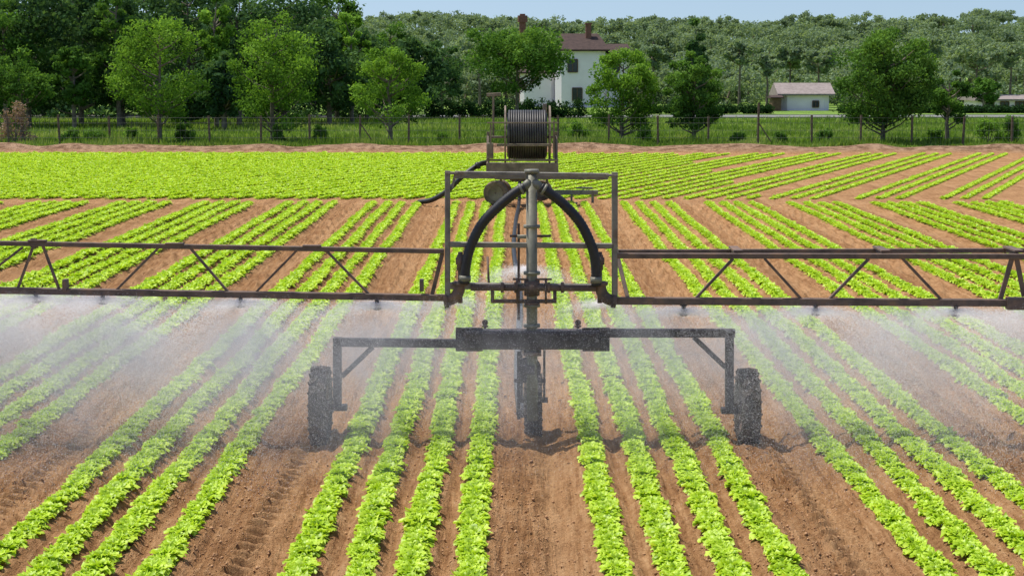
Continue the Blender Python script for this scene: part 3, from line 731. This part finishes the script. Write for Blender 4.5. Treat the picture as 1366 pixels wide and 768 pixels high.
# ------------------------------------------------------------ fence
DF=71.5
fence=empty('wire_fence',(0,DF,0),'rusty post and wire fence along the meadow edge','fence')
posts=[-120,-54,12,80,147,212,280,348,413,480,545,613,679,745,812,878,945,1011,1083,1148,1216,1284,1350,1416]
for px in posts:
    tall=px in (1011,); b=P(px,190,DF); mb=MB(); z=1.85 if tall else 1.32
    mb.bar((b.x,DF,-.1),(b.x+random.gauss(0,.03),DF,z+random.uniform(-.05,.05)),.085,.07,up=(0,1,0))
    if px in (480,1011): mb.bar((b.x+.02,DF,1.0),(b.x+.7,DF,0),.05,.05)
    obj('fence_post',mb.mesh('fence_post'),'post',fence)
mb=MB(); xa=P(posts[0],190,DF).x; xb=P(posts[-1],190,DF).x
for z in (.1,.4,.7,1.0,1.22): mb.bar((xa,DF-.05,z),(xb,DF-.05,z),.012,.012)
x=xa
while x<xb: mb.bar((x,DF-.05,.05),(x,DF-.05,1.22),.006,.006,up=(0,1,0)); x+=.2
obj('wire_mesh',mb.mesh('wire_mesh'),'wire',fence)
# ------------------------------------------------------------ grass & weeds
r=np.random.default_rng(5); n=90000
gy_=68.2+r.random(n)**1.5*45; gx_=(r.random(n)*2-1)*(gy_*.31)
nearf=np.exp(-((gy_-71.5)/1.3)**2); h=(.10+.26*nearf*r.random(n)+.12*r.random(n))*(.4+vnoise(gx_,gy_,.7,9)*1.6)
zz=ground_z(gx_,gy_); a=r.random(n)*6.28; w=.03+.03*r.random(n)
lean=r.normal(0,.1,(n,2))
V=np.stack([np.stack([gx_-np.cos(a)*w,gy_-np.sin(a)*w,zz],1),np.stack([gx_+np.cos(a)*w,gy_+np.sin(a)*w,zz],1),np.stack([gx_+lean[:,0],gy_+lean[:,1],zz+h],1)],1).reshape(-1,3)
T=np.repeat(np.clip(vnoise(gx_,gy_,.5,4)*.9+r.normal(0,.12,n),0,1),3)
obj('meadow_grass',fast_mesh('meadow_grass',V,np.arange(len(V)).reshape(-1,3),T),'grassb',label='rough green grass and weeds of the meadow',cat='grass',kind='stuff')
# ------------------------------------------------------------ buildings
def window(par,x,y,D,w,h):
    c=P(x,y,D); e=empty('window',c,None,None,parent=par)
    mb=MB(); mb.bar(c+Vector((-w/2,-.05,h/2)),c+Vector((w/2,-.05,h/2)),.08,.07); mb.bar(c+Vector((-w/2,-.05,-h/2)),c+Vector((w/2,-.05,-h/2)),.12,.07)
    mb.bar(c+Vector((-w/2,-.05,-h/2+.036)),c+Vector((-w/2,-.05,h/2-.036)),.07,.08,up=(0,1,0)); mb.bar(c+Vector((w/2,-.05,-h/2+.036)),c+Vector((w/2,-.05,h/2-.036)),.07,.08,up=(0,1,0)); mb.bar(c+Vector((0,-.04,-h/2+.04)),c+Vector((0,-.04,h/2-.04)),.05,.04,up=(0,1,0))
    sub('frame',mb,'wood',e)
    mb=MB(); mb.box(c+Vector((0,-.012,0)),(w-.05,.02,h-.05)); sub('pane',mb,'glass',e)
def prism_roof(mb,x0,x1,y0,y1,ze,zr,inset,over=.35,th=.14):
    x0-=over;x1+=over;y0-=over;y1+=over; ym=(y0+y1)/2
    v=[(x0,y0,ze),(x1,y0,ze),(x1,y1,ze),(x0,y1,ze),(x0+inset,ym,zr),(x1-inset,ym,zr)]
    v2=[(a,b_,c-th) for a,b_,c in v[:4]]
    mb.add(v+v2,[(0,1,5,4),(1,2,5),(2,3,4,5),(3,0,4),(6,7,1,0),(7,8,2,1),(8,9,3,2),(9,6,0,3),(9,8,7,6)])
DH=150
hb=P(770,140,DH)
house=empty('white_house',(hb.x,DH,0),'white two storey house with dark brown tiled roof','house')
def hx(x,D=DH): return P(x,100,D).x
def wallbox(mb,x0,x1,y0,y1,z1): mb.box(((x0+x1)/2,(y0+y1)/2,z1/2-.01),(x1-x0,y1-y0,z1))
mb=MB()
ze=P(683,68,DH).z
wallbox(mb,hx(741),hx(808),DH,DH+6,ze); wallbox(mb,hx(808)+.002,hx(838),DH+1,DH+5.5,P(683,72,DH).z); wallbox(mb,hx(694),hx(741)-.002,DH+1.5,DH+5.5,P(683,98,DH).z)
obj('wall',mb.mesh('wall'),'white',house)
mb=MB(); prism_roof(mb,hx(741),hx(808),DH,DH+6,ze+.1,P(683,44,DH).z,.9); prism_roof(mb,hx(808)+.4,hx(838),DH+1,DH+5.5,P(683,72,DH).z+.1,P(683,58,DH).z,.2); prism_roof(mb,hx(694),hx(741)-.5,DH+1.5,DH+5.5,P(683,98,DH).z+.1,P(683,88,DH).z,.8)
obj('roof',mb.mesh('roof'),'roofb',house)
mb=MB(); mb.box((hx(786),DH+2.2,P(683,42,DH).z),(.5,.5,1.3)); mb.box((hx(786),DH+2.2,P(683,42,DH).z+.7),(.65,.65,.12)); obj('chimney',mb.mesh('chimney'),'brick',house)
for x,y in ((764,88),(770,126)): window(house,x,y,DH-.0,.85,1.1)
window(house,822,92,DH+1,.6,.7)
ch=empty('brick_chimney',(hx(697,160),160,0),'tall square brown brick chimney rising above trees','chimney')
mb=MB(); zt=P(683,30,160).z; mb.box((hx(697,160),160,zt/2),(.6,.6,zt)); obj('stack',mb.mesh('stack'),'brick',ch)
mb=MB(); mb.box((hx(697,160),160,zt+.3),(.9,.9,.6)); mb.box((hx(697,160),160,zt+.68),(.5,.5,.15)); obj('cap',mb.mesh('cap'),'brick',ch)
D2=138
h2=empty('small_house',(hx(1075,D2),D2,0),'low white cottage with faded greyish pink roof','house')
mb=MB(); wallbox(mb,hx(1043,D2),hx(1108,D2),D2,D2+4,P(683,127,D2).z); obj('wall',mb.mesh('wall'),'white',h2)
mb=MB(); prism_roof(mb,hx(1043,D2),hx(1108,D2),D2,D2+4,P(683,127,D2).z+.1,P(683,111,D2).z,.0); obj('roof',mb.mesh('roof'),'roofr',h2)
window(h2,1088,139,D2,.5,.5)
gsh=empty('garden_shed',(hx(1034,D2),D2-1,0),'small brown wooden shed beside the white cottage','shed')
mb=MB(); wallbox(mb,hx(1028,D2),hx(1040,D2),D2-1.2,D2+.5,P(683,131,D2).z); obj('wall',mb.mesh('wall'),'wood',gsh)
mb=MB(); prism_roof(mb,hx(1028,D2),hx(1040,D2),D2-1.2,D2+.5,P(683,131,D2).z+.08,P(683,127,D2).z,.0,.15,.08); obj('roof',mb.mesh('roof'),'roofb',gsh)
D3=142
h3=empty('low_building',(hx(1330,D3),D3,0),'long low grey building partly hidden by trees','building')
mb=MB(); wallbox(mb,hx(1306,D3),hx(1385,D3),D3,D3+5,P(683,134,D3).z); obj('wall',mb.mesh('wall'),'white',h3)
mb=MB(); prism_roof(mb,hx(1306,D3),hx(1385,D3),D3,D3+5,P(683,134,D3).z+.1,P(683,127,D3).z,.0); obj('roof',mb.mesh('roof'),'roofr',h3)
for x in (1320,1340,1360): window(h3,x,140,D3,.7,.5)
make_tree('leafy_tree',1310,134,98,145,50,'leafB','leafy green tree beside the low building',403,22,110,.13)
# ------------------------------------------------------------ light
sv=Vector((-.36,.16,.93)).normalized(); el=math.asin(sv.z); az=math.atan2(sv.x,sv.y)
L=bpy.data.lights.new('sun','SUN'); L.energy=5.0; L.angle=math.radians(.5); L.color=(1,.95,.87)
lo=bpy.data.objects.new('sun',L); COL.objects.link(lo); lo.rotation_euler=sv.to_track_quat('Z','Y').to_euler()
w=bpy.data.worlds.new('World'); scene.world=w; w.use_nodes=True; nt=w.node_tree
sk=nt.nodes.new('ShaderNodeTexSky'); sk.sky_type='NISHITA'; sk.sun_disc=False; sk.sun_elevation=el; sk.sun_rotation=az; sk.dust_density=1.6; sk.air_density=1.0; sk.ozone_density=2.0
tcw=nt.nodes.new('ShaderNodeTexCoord'); ad=nt.nodes.new('ShaderNodeVectorMath'); ad.operation='ADD'; ad.inputs[1].default_value=(0,0,.10)
nm=nt.nodes.new('ShaderNodeVectorMath'); nm.operation='NORMALIZE'
nt.links.new(tcw.outputs['Generated'],ad.inputs[0]); nt.links.new(ad.outputs[0],nm.inputs[0]); nt.links.new(nm.outputs[0],sk.inputs['Vector']) if 'Vector' in sk.inputs else None
nt.links.new(sk.outputs[0],nt.nodes['Background'].inputs[0]); nt.nodes['Background'].inputs[1].default_value=.15
